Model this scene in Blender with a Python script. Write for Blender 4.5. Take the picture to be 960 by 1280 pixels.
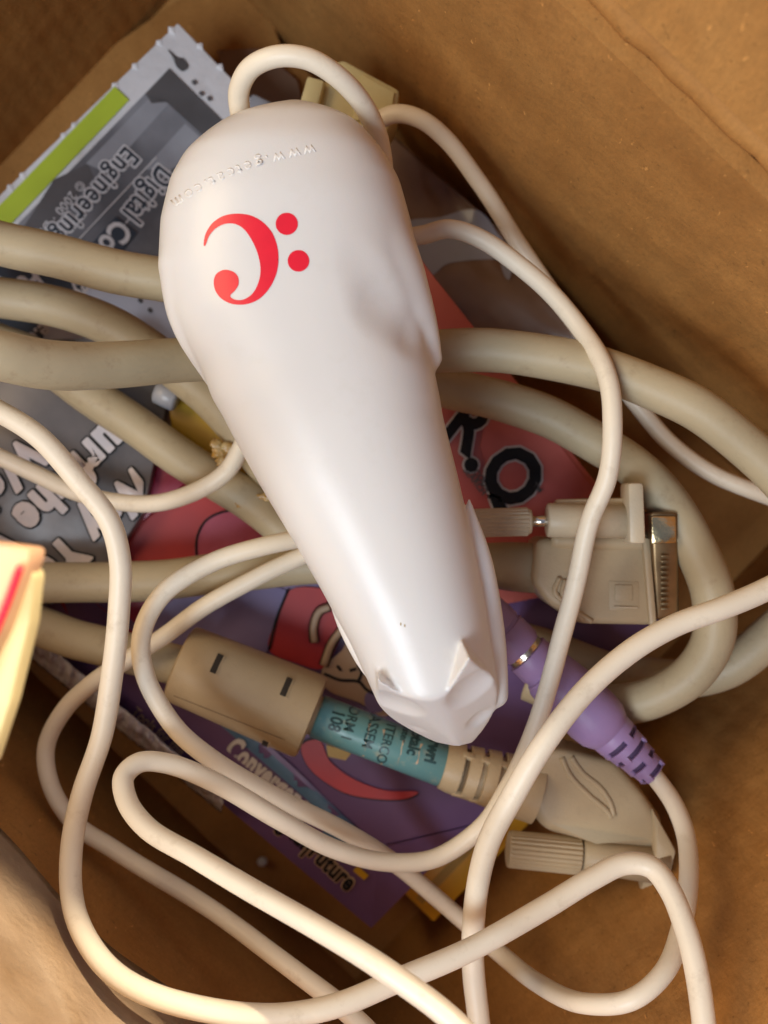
import bpy, bmesh, math, random
import numpy as np
from mathutils import Vector, Matrix, noise
from mathutils.bvhtree import BVHTree
from mathutils.geometry import delaunay_2d_cdt

random.seed(4)
for o in list(bpy.data.objects):
    bpy.data.objects.remove(o)
S = bpy.context.scene
COL = S.collection

# ------------------------------------------------------------ camera
H = 0.38                      # camera above the bottom of the box (m)
F = 1372.0                    # focal length in pixels of the 960 x 1280 photograph
cam = bpy.data.cameras.new('camera')
cam.sensor_fit = 'VERTICAL'; cam.sensor_height = 24
cam.lens = F / 1280 * 24
cam.clip_start = 0.005; cam.clip_end = 20
cam.dof.use_dof = True; cam.dof.focus_distance = 0.25; cam.dof.aperture_fstop = 8.5
co = bpy.data.objects.new('camera', cam); COL.objects.link(co)
co.location = (0, 0, H)
S.camera = co

# ------------------------------------------------------------ light
SUN_EL, SUN_AZ = math.radians(35), math.atan2(0.725, 0.689)     # low sun over the upper right rim
w = bpy.data.worlds.new('World'); S.world = w; w.use_nodes = True
nt = w.node_tree; bg = nt.nodes['Background']
sky = nt.nodes.new('ShaderNodeTexSky'); sky.sky_type = 'NISHITA'; sky.sun_disc = False
sky.sun_elevation = SUN_EL; sky.sun_rotation = math.pi/2 - SUN_AZ
sky.dust_density = 3.0; sky.air_density = 0.7
nt.links.new(sky.outputs[0], bg.inputs[0]); bg.inputs[1].default_value = 0.075
sl = bpy.data.lights.new('sun', 'SUN'); sl.energy = 4.5; sl.angle = math.radians(2.5); sl.color = (1, .84, .62)
so = bpy.data.objects.new('sun', sl); COL.objects.link(so)
sd = Vector((math.cos(SUN_EL)*math.cos(SUN_AZ), math.cos(SUN_EL)*math.sin(SUN_AZ), math.sin(SUN_EL)))
so.rotation_euler = sd.to_track_quat('Z', 'Y').to_euler(); so.location = sd*3

def lamp(name, loc, target, size, energy, color):
    l = bpy.data.lights.new(name, 'AREA'); l.shape = 'RECTANGLE'; l.size, l.size_y = size; l.energy = energy; l.color = color
    o = bpy.data.objects.new(name, l); COL.objects.link(o); o.location = loc
    o.rotation_euler = (Vector(loc)-Vector(target)).to_track_quat('Z', 'Y').to_euler()
    return o
lamp('window_light', (-.40, -.48, 1.1), (0, 0, .12), (.46, .46), 7.6, (.82, .91, 1.0))
lamp('warm_bounce_fill', (-.70, .28, .75), (0, 0, .1), (.5, .5), 3.8, (1.0, .74, .42))  # added area lamp, boosts the weak warm bounce from the left
S.view_settings.view_transform = 'Standard'; S.view_settings.look = 'None'
S.view_settings.exposure = 0.46; S.view_settings.gamma = 1
S.cycles.max_bounces = 8; S.cycles.diffuse_bounces = 5; S.cycles.transparent_max_bounces = 8
S.cycles.caustics_reflective = False; S.cycles.caustics_refractive = False
S.cycles.use_denoising = True
S.cycles.sample_clamp_indirect = 4

# ------------------------------------------------------------ helpers
def P(px, py, z):             # a point at height z
    k = (H - z) / F
    return Vector(((px-480)*k, (640-py)*k, z))

def mat(name, color, rough=.5, spec=.5, metal=0, var=0.0, vscale=60, bump=0.0, bscale=400, coat=0, dirt=None, dirt_scale=120, dirt_amt=.35, sss=0, color2=None, trans=0, alpha=1, thr=(.35, .7)):
    m = bpy.data.materials.new(name); m.use_nodes = True
    n = m.node_tree.nodes; L = m.node_tree.links; b = n['Principled BSDF']
    b.inputs['Base Color'].default_value = (*color, 1)
    b.inputs['Roughness'].default_value = rough; b.inputs['Metallic'].default_value = metal
    b.inputs['Specular IOR Level'].default_value = spec
    b.inputs['Coat Weight'].default_value = coat; b.inputs['Coat Roughness'].default_value = .15
    b.inputs['Transmission Weight'].default_value = trans; b.inputs['Alpha'].default_value = alpha
    if sss:
        b.inputs['Subsurface Weight'].default_value = sss
        b.inputs['Subsurface Radius'].default_value = (.004, .0025, .0015); b.inputs['Subsurface Scale'].default_value = 1
    tc = n.new('ShaderNodeTexCoord')
    last = None
    if var or color2:
        t = n.new('ShaderNodeTexNoise'); t.inputs['Scale'].default_value = vscale; t.inputs['Detail'].default_value = 5
        L.new(tc.outputs['Object'], t.inputs['Vector'])
        mr = n.new('ShaderNodeMapRange'); mr.inputs[1].default_value = thr[0]; mr.inputs[2].default_value = thr[1]
        L.new(t.outputs[0], mr.inputs[0])
        mx = n.new('ShaderNodeMix'); mx.data_type = 'RGBA'
        c2 = color2 or tuple(c*(1-var) for c in color)
        mx.inputs[6].default_value = (*color, 1); mx.inputs[7].default_value = (*c2, 1)
        L.new(mr.outputs[0], mx.inputs[0]); last = mx.outputs[2]
    if dirt:
        t = n.new('ShaderNodeTexNoise'); t.inputs['Scale'].default_value = dirt_scale; t.inputs['Detail'].default_value = 8; t.inputs['Roughness'].default_value = .7
        L.new(tc.outputs['Object'], t.inputs['Vector'])
        mr = n.new('ShaderNodeMapRange'); mr.inputs[1].default_value = .56; mr.inputs[2].default_value = .74; mr.inputs[4].default_value = dirt_amt
        L.new(t.outputs[0], mr.inputs[0])
        mx = n.new('ShaderNodeMix'); mx.data_type = 'RGBA'
        if last: L.new(last, mx.inputs[6])
        else: mx.inputs[6].default_value = (*color, 1)
        mx.inputs[7].default_value = (*dirt, 1)
        L.new(mr.outputs[0], mx.inputs[0]); last = mx.outputs[2]
    if last: L.new(last, b.inputs['Base Color'])
    if bump:
        t = n.new('ShaderNodeTexNoise'); t.inputs['Scale'].default_value = bscale; t.inputs['Detail'].default_value = 6
        L.new(tc.outputs['Object'], t.inputs['Vector'])
        bp = n.new('ShaderNodeBump'); bp.inputs['Strength'].default_value = bump; bp.inputs['Distance'].default_value = .001
        L.new(t.outputs[0], bp.inputs['Height']); L.new(bp.outputs[0], b.inputs['Normal'])
    return m

def link(name, me, m, parent=None):
    if m: me.materials.append(m)
    o = bpy.data.objects.new(name, me); COL.objects.link(o)
    if parent:
        o.parent = parent; q = parent
        mw = Matrix.Identity(4)
        while q:
            mw = q.matrix_basis @ mw if not q.parent else mw
            q = q.parent
        o.matrix_parent_inverse = mw.inverted() if parent.parent is None else Matrix.Identity(4)
    return o

def mesh(name, v, f, m, parent=None, smooth=True):
    me = bpy.data.meshes.new(name); me.from_pydata([tuple(p) for p in v], [], [tuple(q) for q in f]); me.update()
    me.polygons.foreach_set('use_smooth', [smooth]*len(me.polygons))
    return link(name, me, m, parent)

def tag(o, label, cat, group=None, kind=None):
    if label: o['label'] = label
    if cat: o['category'] = cat
    if group: o['group'] = group
    if kind: o['kind'] = kind
    return o

def thing(name, loc, label, cat, group=None):
    o = bpy.data.objects.new(name, None); COL.objects.link(o); o.location = loc; o.empty_display_size = .01
    return tag(o, label, cat, group)

def spline(pts, n=14):        # centripetal-ish Catmull-Rom through rows of numbers
    pts = [np.array(p, float) for p in pts]
    pts = [2*pts[0]-pts[1]] + pts + [2*pts[-1]-pts[-2]]
    out = []
    for i in range(1, len(pts)-2):
        p0, p1, p2, p3 = pts[i-1:i+3]
        d1 = max(np.linalg.norm((p1-p0)[:3])**.5, 1e-6); d2 = max(np.linalg.norm((p2-p1)[:3])**.5, 1e-6); d3 = max(np.linalg.norm((p3-p2)[:3])**.5, 1e-6)
        m1 = (p1-p0)/d1-(p2-p0)/(d1+d2)+(p2-p1)/d2; m2 = (p2-p1)/d2-(p3-p1)/(d2+d3)+(p3-p2)/d3
        m1 *= d2; m2 *= d2
        for k in range(n):
            t = k/n
            out.append((2*t**3-3*t**2+1)*p1+(t**3-2*t**2+t)*m1+(-2*t**3+3*t**2)*p2+(t**3-t**2)*m2)
    out.append(pts[-2])
    return out

def tube_geo(path, seg=20, wob=0.0):    # path rows: x, y, z, r
    V, Fc = [], []
    c = [Vector(p[:3]) for p in path]
    up = None
    for i, p in enumerate(c):
        t = (c[min(i+1, len(c)-1)]-c[max(i-1, 0)]).normalized()
        if up is None: up = t.orthogonal().normalized()
        up = (up-t*up.dot(t)).normalized(); s = t.cross(up)
        r = path[i][3]*(1+wob*noise.noise(p*60))
        for k in range(seg):
            a = 2*math.pi*k/seg
            V.append(p+(up*math.cos(a)+s*math.sin(a))*r)
    for i in range(len(c)-1):
        for k in range(seg):
            a, b = i*seg+k, i*seg+(k+1) % seg
            Fc.append((a, b, b+seg, a+seg))
    Fc.append(tuple(range(seg))[::-1]); Fc.append(tuple(range(len(V)-seg, len(V))))
    return V, Fc

def cable(name, pts, r, m, parent=None, n=12, rs=None, wob=.03):   # pts: px, py, z
    rows = []
    for i, q in enumerate(pts):
        rr = r if len(q) < 4 else q[3]
        rows.append((*P(*q[:3]), rr))
    sp = spline(rows, n); ph = pts[0][0]*.13+pts[0][1]*.07
    sp = [np.array((*(Vector(q[:3])+Vector((noise.noise(Vector((q[0]*40, q[1]*40, ph))), noise.noise(Vector((q[0]*40, q[1]*40, ph+9))), 0))*r*.28), q[3])) for q in sp]
    V, Fc = tube_geo(sp, 22, wob)
    return mesh(name, V, Fc, m, parent)

def lathe(name, a, b, prof, m, parent=None, seg=48, teeth=0, depth=0, smooth=True, u0=None):
    a, b = Vector(a), Vector(b); ax = b-a; t = ax.normalized()
    u = t.orthogonal().normalized() if u0 is None else (u0-t*u0.dot(t)).normalized(); s = t.cross(u)
    V, Fc = [], []
    if teeth: seg = teeth*4
    for (q, r, *tt) in prof:
        for k in range(seg):
            th = 2*math.pi*k/seg; rr = r
            if teeth and (not tt or tt[0]): rr = r*(1-(depth if k % 4 in (2, 3) else 0))
            V.append(a+ax*q+(u*math.cos(th)+s*math.sin(th))*rr)
    for i in range(len(prof)-1):
        for k in range(seg):
            p, q = i*seg+k, i*seg+(k+1) % seg
            Fc.append((p, q, q+seg, p+seg))
    Fc.append(tuple(range(seg))[::-1]); Fc.append(tuple(range(len(V)-seg, len(V))))
    return mesh(name, V, Fc, m, parent, smooth)

def auto_smooth(o, ang=35):
    me = o.data; bm = bmesh.new(); bm.from_mesh(me)
    for f in bm.faces: f.smooth = True
    for e in bm.edges:
        e.smooth = not (len(e.link_faces) == 2 and e.calc_face_angle(0) > math.radians(ang))
    bm.to_mesh(me); bm.free()

def prism(name, poly, thick, m, parent=None, bevel=0.0, seg=2, top=None):
    """poly: list of (px,py,z) along the top rim; goes straight down by thick (or to z=top if given)"""
    T = [P(*q) for q in poly]
    # order counter clockwise seen from above
    ar = sum(T[i].x*T[(i+1) % len(T)].y-T[(i+1) % len(T)].x*T[i].y for i in range(len(T)))
    if ar < 0: T.reverse()
    B = [Vector((p.x, p.y, (p.z-thick) if top is None else top)) for p in T]
    n = len(T); V = T+B
    Fc = [tuple(range(n)), tuple(range(2*n-1, n-1, -1))]+[(i, i+n, (i+1) % n+n, (i+1) % n) for i in range(n)]
    me = bpy.data.meshes.new(name); me.from_pydata([tuple(p) for p in V], [], Fc)
    bm = bmesh.new(); bm.from_mesh(me)
    bmesh.ops.recalc_face_normals(bm, faces=bm.faces)
    if bevel: bmesh.ops.bevel(bm, geom=list(bm.edges), offset=bevel, segments=seg, profile=.5, affect='EDGES')
    bm.to_mesh(me); bm.free()
    o = link(name, me, m, parent)
    if bevel: auto_smooth(o)
    return o

def wbox(name, c, ax, ay, az, m, parent=None, bevel=0.0):
    """box: centre and three half-extent vectors in world space"""
    c, ax, ay, az = map(Vector, (c, ax, ay, az))
    V = [c+ax*i+ay*j+az*k for i in (-1, 1) for j in (-1, 1) for k in (-1, 1)]
    Fc = [(0, 1, 3, 2), (4, 6, 7, 5), (0, 4, 5, 1), (2, 3, 7, 6), (0, 2, 6, 4), (1, 5, 7, 3)]
    me = bpy.data.meshes.new(name); me.from_pydata([tuple(p) for p in V], [], Fc)
    bm = bmesh.new(); bm.from_mesh(me); bmesh.ops.recalc_face_normals(bm, faces=bm.faces)
    if bevel: bmesh.ops.bevel(bm, geom=list(bm.edges), offset=bevel, segments=2, profile=.5, affect='EDGES')
    bm.to_mesh(me); bm.free()
    o = link(name, me, m, parent)
    if bevel: auto_smooth(o)
    return o

def bvh_of(o):
    dg = None
    me = o.data
    return BVHTree.FromPolygons([v.co.copy() for v in me.vertices], [tuple(p.vertices) for p in me.polygons])

CAM = Vector((0, 0, H))
def hit(bvh, px, py, off=.0002):
    d = (P(px, py, 0)-CAM).normalized()
    r = bvh.ray_cast(CAM, d)
    if r[0] is None: return None
    n = r[1]
    if n.dot(d) > 0: n = -n
    return r[0]+n*off

def printed(name, verts, faces, bvh, m, parent, off=.0002, z0=None, smooth=True):
    """a thin print or relief laid on a surface; 2-D outline given in photo pixels"""
    V, ok = [], []
    for (x, y) in verts:
        h = hit(bvh, x, y, off)
        ok.append(h is not None); V.append(h if h is not None else Vector((0, 0, 0)))
    Fc = [f for f in faces if all(ok[i] for i in f)]
    if not Fc: return None
    used = sorted({i for f in Fc for i in f}); mp = {i: k for k, i in enumerate(used)}
    o = mesh(name, [V[i] for i in used], [[mp[i] for i in f] for f in Fc], m, parent, smooth)
    bm = bmesh.new(); bm.from_mesh(o.data); bmesh.ops.recalc_face_normals(bm, faces=bm.faces)
    if sum(f.normal.z*f.calc_area() for f in bm.faces) < 0: bmesh.ops.reverse_faces(bm, faces=bm.faces)
    bm.to_mesh(o.data); bm.free()
    return o

def cdt(poly, step=None):
    pts = [Vector(p) for p in poly]; n = len(pts)
    edges = [(i, (i+1) % n) for i in range(n)]
    if step:
        xs = [p[0] for p in poly]; ys = [p[1] for p in poly]
        y = min(ys)
        while y < max(ys):
            x = min(xs)
            while x < max(xs):
                pts.append(Vector((x+.37, y+.41))); x += step
            y += step
    r = delaunay_2d_cdt(pts, edges, [], 1, 1e-5)
    return [(v.x, v.y) for v in r[0]], [tuple(f) for f in r[2]]

def patch(name, poly, bvh, m, parent, off=.0002, step=None):
    v, f = cdt(poly, step)
    return printed(name, v, f, bvh, m, parent, off)

def smooth_poly(pts, n=8):
    pts = [np.array(p, float) for p in pts]; N = len(pts); out = []
    for i in range(N):
        p0, p1, p2, p3 = pts[i-1], pts[i], pts[(i+1) % N], pts[(i+2) % N]
        for k in range(n):
            t = k/n
            q = .5*((2*p1)+(-p0+p2)*t+(2*p0-5*p1+4*p2-p3)*t*t+(-p0+3*p1-3*p2+p3)*t**3)
            out.append((q[0], q[1]))
    return out

_tc = {}
def text2d(s, offset=0.0, spacing=1.0):
    key = (s, offset, spacing)
    if key in _tc: return _tc[key]
    cu = bpy.data.curves.new('t', 'FONT'); cu.body = s; cu.offset = offset; cu.space_character = spacing; cu.resolution_u = 3
    o = bpy.data.objects.new('t', cu); COL.objects.link(o)
    dg = bpy.context.evaluated_depsgraph_get(); dg.update()
    me = o.evaluated_get(dg).to_mesh()
    bm = bmesh.new(); bm.from_mesh(me)
    bmesh.ops.triangulate(bm, faces=bm.faces)
    v = [(q.co.x, q.co.y) for q in bm.verts]; f = [tuple(x.index for x in q.verts) for q in bm.faces]
    bm.free(); o.evaluated_get(dg).to_mesh_clear(); bpy.data.objects.remove(o); bpy.data.curves.remove(cu)
    _tc[key] = (v, f)
    return v, f

def letter(name, s, org, ang, size, bvh, m, parent, xs=1.0, off=.0003, bold=0.0, spacing=1.0, stroke=0.0):
    """text whose baseline starts at pixel org and runs at ang degrees clockwise from +x in the photo; size = px per em"""
    v, f = text2d(s, bold, spacing)
    a = math.radians(ang); dx, dy = math.cos(a), math.sin(a); ux, uy = dy, -dx
    if bold > .03: stroke = max(stroke, (bold-.028)*size*1.15); v, f = text2d(s, .028, spacing)
    vv = [(org[0]+(x*xs*dx+y*ux)*size, org[1]+(x*xs*dy+y*uy)*size) for x, y in v]
    if not stroke: return printed(name, vv, f, bvh, m, parent, off)
    VV, FF = list(vv), list(f); nv = len(vv)
    for k in range(10):
        q = 2*math.pi*k/10; FF += [tuple(i+nv*(k+1) for i in g_) for g_ in f]
        VV += [(x+stroke*math.cos(q), y+stroke*math.sin(q)) for x, y in vv]
    o = printed(name, VV, FF, bvh, m, parent, off)
    if o:      # keep the overlapping copies off one another
        me = o.data; k_ = len(me.vertices)//11 or 1
        for i, v_ in enumerate(me.vertices): v_.co.z -= .000006*(i//k_)
    return o

# ------------------------------------------------------------ materials
def cardboard_mat(name, c1, c2, tapey=False):
    m = bpy.data.materials.new(name); m.use_nodes = True
    n = m.node_tree.nodes; L = m.node_tree.links; b = n['Principled BSDF']
    b.inputs['Roughness'].default_value = .72; b.inputs['Specular IOR Level'].default_value = .25
    tc = n.new('ShaderNodeTexCoord')
    def noise_(scale, detail=6, vec=None, rough=.6):
        t = n.new('ShaderNodeTexNoise'); t.inputs['Scale'].default_value = scale; t.inputs['Detail'].default_value = detail; t.inputs['Roughness'].default_value = rough
        L.new(vec or tc.outputs['Object'], t.inputs['Vector']); return t.outputs[0]
    def rng(x, a, b_, lo=0, hi=1):
        r = n.new('ShaderNodeMapRange'); r.inputs[1].default_value = a; r.inputs[2].default_value = b_; r.inputs[3].default_value = lo; r.inputs[4].default_value = hi
        L.new(x, r.inputs[0]); return r.outputs[0]
    def mix(f, a, b_):
        x = n.new('ShaderNodeMix'); x.data_type = 'RGBA'; L.new(f, x.inputs[0])
        for i, v in ((6, a), (7, b_)):
            if isinstance(v, tuple): x.inputs[i].default_value = (*v, 1)
            else: L.new(v, x.inputs[i])
        return x.outputs[2]
    c = mix(rng(noise_(22, 5), .3, .7), c1, c2)
    fib = n.new('ShaderNodeMapping'); fib.inputs['Scale'].default_value = (1, 1, .35); L.new(tc.outputs['Object'], fib.inputs['Vector'])
    c = mix(rng(noise_(1100, 5, fib.outputs[0], .8), .38, .72, 0, .5), c, tuple(x*.45 for x in c1))
    c = mix(rng(noise_(520, 3, None, .55), .64, .72, 0, .6), c, tuple(x*.35 for x in c1))
    c = mix(rng(noise_(620, 3, fib.outputs[0], .5), .70, .76, 0, .6), c, tuple(min(1, x*1.7) for x in c1))
    L.new(c, b.inputs['Base Color'])
    # corrugation showing through
    wv = n.new('ShaderNodeTexWave'); wv.bands_direction = 'X'; wv.inputs['Scale'].default_value = 46; wv.inputs['Distortion'].default_value = 1.2; wv.inputs['Detail'].default_value = 2
    L.new(tc.outputs['Object'], wv.inputs['Vector'])
    b1 = n.new('ShaderNodeBump'); b1.inputs['Strength'].default_value = .11; b1.inputs['Distance'].default_value = .0012; L.new(wv.outputs[1], b1.inputs['Height'])
    b2 = n.new('ShaderNodeBump'); b2.inputs['Strength'].default_value = .35; b2.inputs['Distance'].default_value = .0006; L.new(noise_(700, 6), b2.inputs['Height']); L.new(b1.outputs[0], b2.inputs['Normal'])
    b3 = n.new('ShaderNodeBump'); b3.inputs['Strength'].default_value = .5; b3.inputs['Distance'].default_value = .004; L.new(noise_(26, 3), b3.inputs['Height']); L.new(b2.outputs[0], b3.inputs['Normal'])
    L.new(b3.outputs[0], b.inputs['Normal'])
    return m

M = {}
M['card'] = cardboard_mat('cardboard', (.51, .25, .072), (.345, .152, .038))
M['cat'] = mat('white_plastic', (.73, .71, .685), rough=.31, spec=.42, dirt=(.55, .49, .38), dirt_scale=75, dirt_amt=.16, bump=.05, bscale=3500, sss=.12)
M['thin'] = mat('cream_cord_pvc', (.81, .72, .57), rough=.42, spec=.4, var=.10, vscale=30, dirt=(.42, .32, .20), dirt_scale=160, dirt_amt=.35, bump=.06, bscale=900)
M['thick'] = mat('beige_cable_pvc', (.45, .37, .235), rough=.48, spec=.35, var=.16, vscale=40, dirt=(.28, .20, .12), dirt_scale=190, dirt_amt=.55, bump=.10, bscale=700)
M['tan'] = mat('tan_plastic', (.45, .345, .21), rough=.45, spec=.4, var=.10, vscale=80, dirt=(.30, .22, .13), dirt_scale=240, dirt_amt=.3, bump=.12, bscale=1500)
M['cream'] = mat('cream_plastic', (.58, .48, .33), rough=.42, spec=.4, var=.08, dirt=(.35, .26, .15), dirt_scale=240, dirt_amt=.3, bump=.10, bscale=1500)
M['yellowed'] = mat('yellowed_plastic', (.66, .58, .30), rough=.45, var=.10, bump=.08, bscale=1000)
M['purple'] = mat('purple_plastic', (.33, .22, .42), rough=.42, var=.14, dirt=(.25, .17, .30), dirt_amt=.4, bump=.08, bscale=1300)
M['purple_dark'] = mat('purple_groove', (.07, .04, .10), rough=.7)
M['metal'] = mat('nickel', (.80, .74, .62), rough=.2, metal=1, bump=.1, bscale=900)
M['shell'] = mat('shaded_brass_shell', (.30, .20, .10), rough=.35, metal=.8, var=.3, vscale=200)  # brass darkened, shade on the lower shell put into its colour
M['gold'] = mat('brassy_shell', (.85, .66, .36), rough=.22, metal=1, var=.25, vscale=200, bump=.15, bscale=600)
M['shell2'] = mat('worn_brass', (.30, .22, .12), rough=.45, metal=1)
M['slot'] = mat('dark_slot', (.03, .022, .015), rough=.8)
M['groove'] = mat('tan_groove', (.16, .11, .06), rough=.8)
M['teal'] = mat('teal_label', (.12, .28, .29), rough=.35, coat=.12, dirt=(.45, .40, .28), dirt_scale=330, dirt_amt=.8)
M['ink'] = mat('black_ink', (.010, .011, .014), rough=.5, spec=.25)
M['inkteal'] = mat('dark_label_ink', (.02, .06, .065), rough=.4)
M['inkgrey'] = mat('grey_ink', (.10, .105, .11), rough=.4)
M['red_logo'] = mat('red_logo_ink', (.80, .012, .035), rough=.35, var=.06, vscale=300)
M['paper'] = mat('white_paper', (.74, .73, .74), rough=.7, var=.10, vscale=60, bump=.25, bscale=300, dirt=(.30, .24, .18), dirt_scale=55, dirt_amt=.35)
M['grey'] = mat('grey_print', (.22, .22, .24), rough=.45, coat=.12, color2=(.105, .105, .115), vscale=26, bump=.05, bscale=80, thr=(.42, .58))
M['greyd'] = mat('dark_grey_print', (.075, .07, .07), rough=.35, coat=.12, color2=(.12, .115, .12), vscale=40)
M['greyl'] = mat('light_grey_print', (.34, .35, .38), rough=.35, coat=.12, color2=(.24, .24, .26), vscale=50)
M['surf'] = mat('grey_foil_print', (.22, .20, .20), rough=.28, coat=.12, color2=(.10, .098, .105), vscale=45, bump=.25, bscale=60)
M['blueprint'] = mat('pale_blue_print', (.60, .62, .70), rough=.4, coat=.12, color2=(.50, .52, .60), vscale=60)
M['box_ink'] = mat('charcoal_print', (.035, .045, .06), rough=.35, coat=.12)
M['letter_w'] = mat('pale_lettering', (.72, .70, .70), rough=.4, coat=.2, color2=(.56, .55, .56), vscale=150)
M['letter_pink'] = mat('pinkish_lettering', (.74, .66, .65), rough=.4, coat=.12, color2=(.55, .54, .60), vscale=120)
M['green'] = mat('lime_strip', (.44, .55, .035), rough=.5, var=.1)
M['red'] = mat('red_print', (.52, .035, .03), rough=.45, coat=.12, color2=(.40, .025, .03), vscale=60)
M['dred'] = mat('crimson_print', (.28, .008, .045), rough=.45, coat=.12)
M['pinkred'] = mat('pink_red_print', (.50, .09, .16), rough=.45, coat=.12, color2=(.42, .04, .07), vscale=70)
M['pink'] = mat('pink_print', (.60, .17, .15), rough=.45, coat=.15, color2=(.50, .10, .09), vscale=40)
M['violet'] = mat('violet_print', (.115, .06, .16), rough=.45, coat=.12, color2=(.15, .08, .20), vscale=50)
M['lilac'] = mat('lilac_print', (.24, .19, .38), rough=.42, coat=.12, color2=(.18, .14, .30), vscale=50)
M['blue'] = mat('blue_print', (.08, .16, .28), rough=.45, coat=.12, color2=(.11, .22, .34), vscale=60)
M['skin'] = mat('tan_print', (.50, .36, .24), rough=.4, coat=.12, var=.1)
M['orange'] = mat('yellow_orange_card', (.85, .47, .03), rough=.4, var=.12)
M['mustard'] = mat('mustard_print', (.50, .30, .02), rough=.4, coat=.12)
M['brown'] = mat('brown_film', (.22, .13, .085), rough=.42, coat=.12, color2=(.30, .21, .16), vscale=50)
M['sky_sheen'] = mat('painted_sky_sheen', (.42, .46, .60), rough=.25, coat=.12, var=.15)  # colour of the sky as reflected by the plastic
M['yel_box'] = mat('yellow_carton', (.85, .72, .36), rough=.5, var=.12, vscale=80)
M['org_box'] = mat('orange_carton', (.85, .50, .28), rough=.5, var=.10, vscale=80)
M['glue'] = mat('amber_glue', (.42, .20, .02), rough=.15, spec=.8, color2=(.50, .38, .17), vscale=300, bump=.8, bscale=500)
M['foil'] = mat('crinkled_plastic_edge', (.60, .58, .60), rough=.15, spec=.8, color2=(.32, .28, .30), vscale=240, bump=.9, bscale=260, coat=.6)
M['tape'] = mat('clear_packing_tape', (.40, .29, .19), rough=.28, spec=.7, color2=(.27, .17, .09), vscale=40, bump=.9, bscale=160, coat=.8)

def film_mat():
    m = bpy.data.materials.new('clear_film'); m.use_nodes = True
    n = m.node_tree.nodes; L = m.node_tree.links; b = n['Principled BSDF']
    b.inputs['Base Color'].default_value = (.8, .8, .85, 1); b.inputs['Roughness'].default_value = .12
    b.inputs['Alpha'].default_value = .10; b.inputs['Specular IOR Level'].default_value = 1
    tc = n.new('ShaderNodeTexCoord'); t = n.new('ShaderNodeTexNoise'); t.inputs['Scale'].default_value = 45; t.inputs['Detail'].default_value = 4
    L.new(tc.outputs['Object'], t.inputs['Vector'])
    bp = n.new('ShaderNodeBump'); bp.inputs['Strength'].default_value = .8; bp.inputs['Distance'].default_value = .004
    L.new(t.outputs[0], bp.inputs['Height']); L.new(bp.outputs[0], b.inputs['Normal'])
    return m
M['film'] = film_mat()

# ------------------------------------------------------------ the cardboard box
N1, N2 = Vector((.689, .725, 0)), Vector((.725, -.689, 0))
D1, D2, D3, D4 = .098, .108, .180, .128     # distances of the inner faces: upper right, lower right, upper left, lower left
RIM = .172
box = thing('cardboard_box', (0, 0, 0), 'open brown corrugated cardboard box holding the scanner and tangled cables', 'box')

def panel(name, origin, ux, uz, w0, w1, h, thick, bend=0.0, m=None, seg=(40, 24), label=None):
    """a sheet of board in its own local frame: x along the fold, z up the sheet, y its thickness (outwards)"""
    ux = ux.normalized(); uz = uz.normalized(); uy = uz.cross(ux)
    nx, nz = seg; V, Fc = [], []
    for side in (0, 1):
        for j in range(nz+1):
            for i in range(nx+1):
                x = w0+(w1-w0)*i/nx; z = h*j/nz
                wob = .0012*noise.noise(Vector((x*14, z*14, 3+origin.x*9)))+.0004*noise.noise(Vector((x*60, z*60, 7)))
                edge = min(i, nx-i, j, nz-j)/4
                V.append((x, wob*min(1, edge)+side*thick, z))
    o_ = (nx+1)*(nz+1)
    for j in range(nz):
        for i in range(nx):
            a = j*(nx+1)+i; q = (a, a+1, a+nx+2, a+nx+1)
            Fc.append(q); Fc.append(tuple(x+o_ for x in reversed(q)))
    rim = [i for i in range(nx+1)]+[j*(nx+1)+nx for j in range(1, nz+1)]+[nz*(nx+1)+i for i in range(nx-1, -1, -1)]+[j*(nx+1) for j in range(nz-1, 0, -1)]
    for a, b in zip(rim, rim[1:]+rim[:1]): Fc.append((b, a, a+o_, b+o_))
    o = mesh(name, V, Fc, m or M['card'], box)
    R = Matrix((ux, uy, uz)).transposed().to_4x4(); R.translation = origin
    o.matrix_basis = R
    auto_smooth(o)
    if label: o['label'] = label
    return o

Z = Vector((0, 0, 1))
panel('wall_panel', N1*D1, -N2, Z, -D2-.055, D3, RIM-.0025, .004, label='large inner wall at the upper right')
panel('wall_panel', N2*D2, N1, Z+N2*.25, -D4, D1, .235, .004, label='inner wall at the lower right')
panel('wall_panel', -N2*D3, -N1, Z, -D1, D4, RIM, .004, label='inner wall at the upper left')
panel('wall_panel', -N1*D4, N2, Z, -D3, D2+.055, RIM+.02, .004, label='sunlit inner wall at the lower left')
# the fold and the flap that stands up beyond it
fold = N1*(D1+.0005)+Z*RIM
panel('flap', fold+N1*.0035+Z*.0032, -N2, (Z+N1*.36), -D2-.03, D3-.004, .15, .004, label='raised flap beyond the upper right fold')
rowsf = [(*(fold+N1*.0018-N2*t-Z*.0002), .0034) for t in np.linspace(-D2-.042, D3, 60)]
rowsf = [(a+.0003*random.uniform(-1, 1), b, c+.0003*random.uniform(-1, 1), d*random.uniform(.92, 1.08)) for a, b, c, d in rowsf]
V, Fc = tube_geo(rowsf, 10); mesh('fold_ridge', V, Fc, M['card'], box)
panel('flap', -N1*(D4+.004)+Z*(RIM+.022), N2, (Z*.15-N1), -D3+.004, D2-.004, .11, .004)
panel('flap', -N2*(D3+.004)+Z*(RIM+.002), -N1, (Z*.25-N2), -D1+.004, D4-.004, .11, .004)
# bottom
bo = panel('bottom_panel', Vector((0, 0, 0))-N1*D4, N2, N1, -D3-.004, D2+.004, D1+D4+.004, .004, label='bottom of the box')
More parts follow.
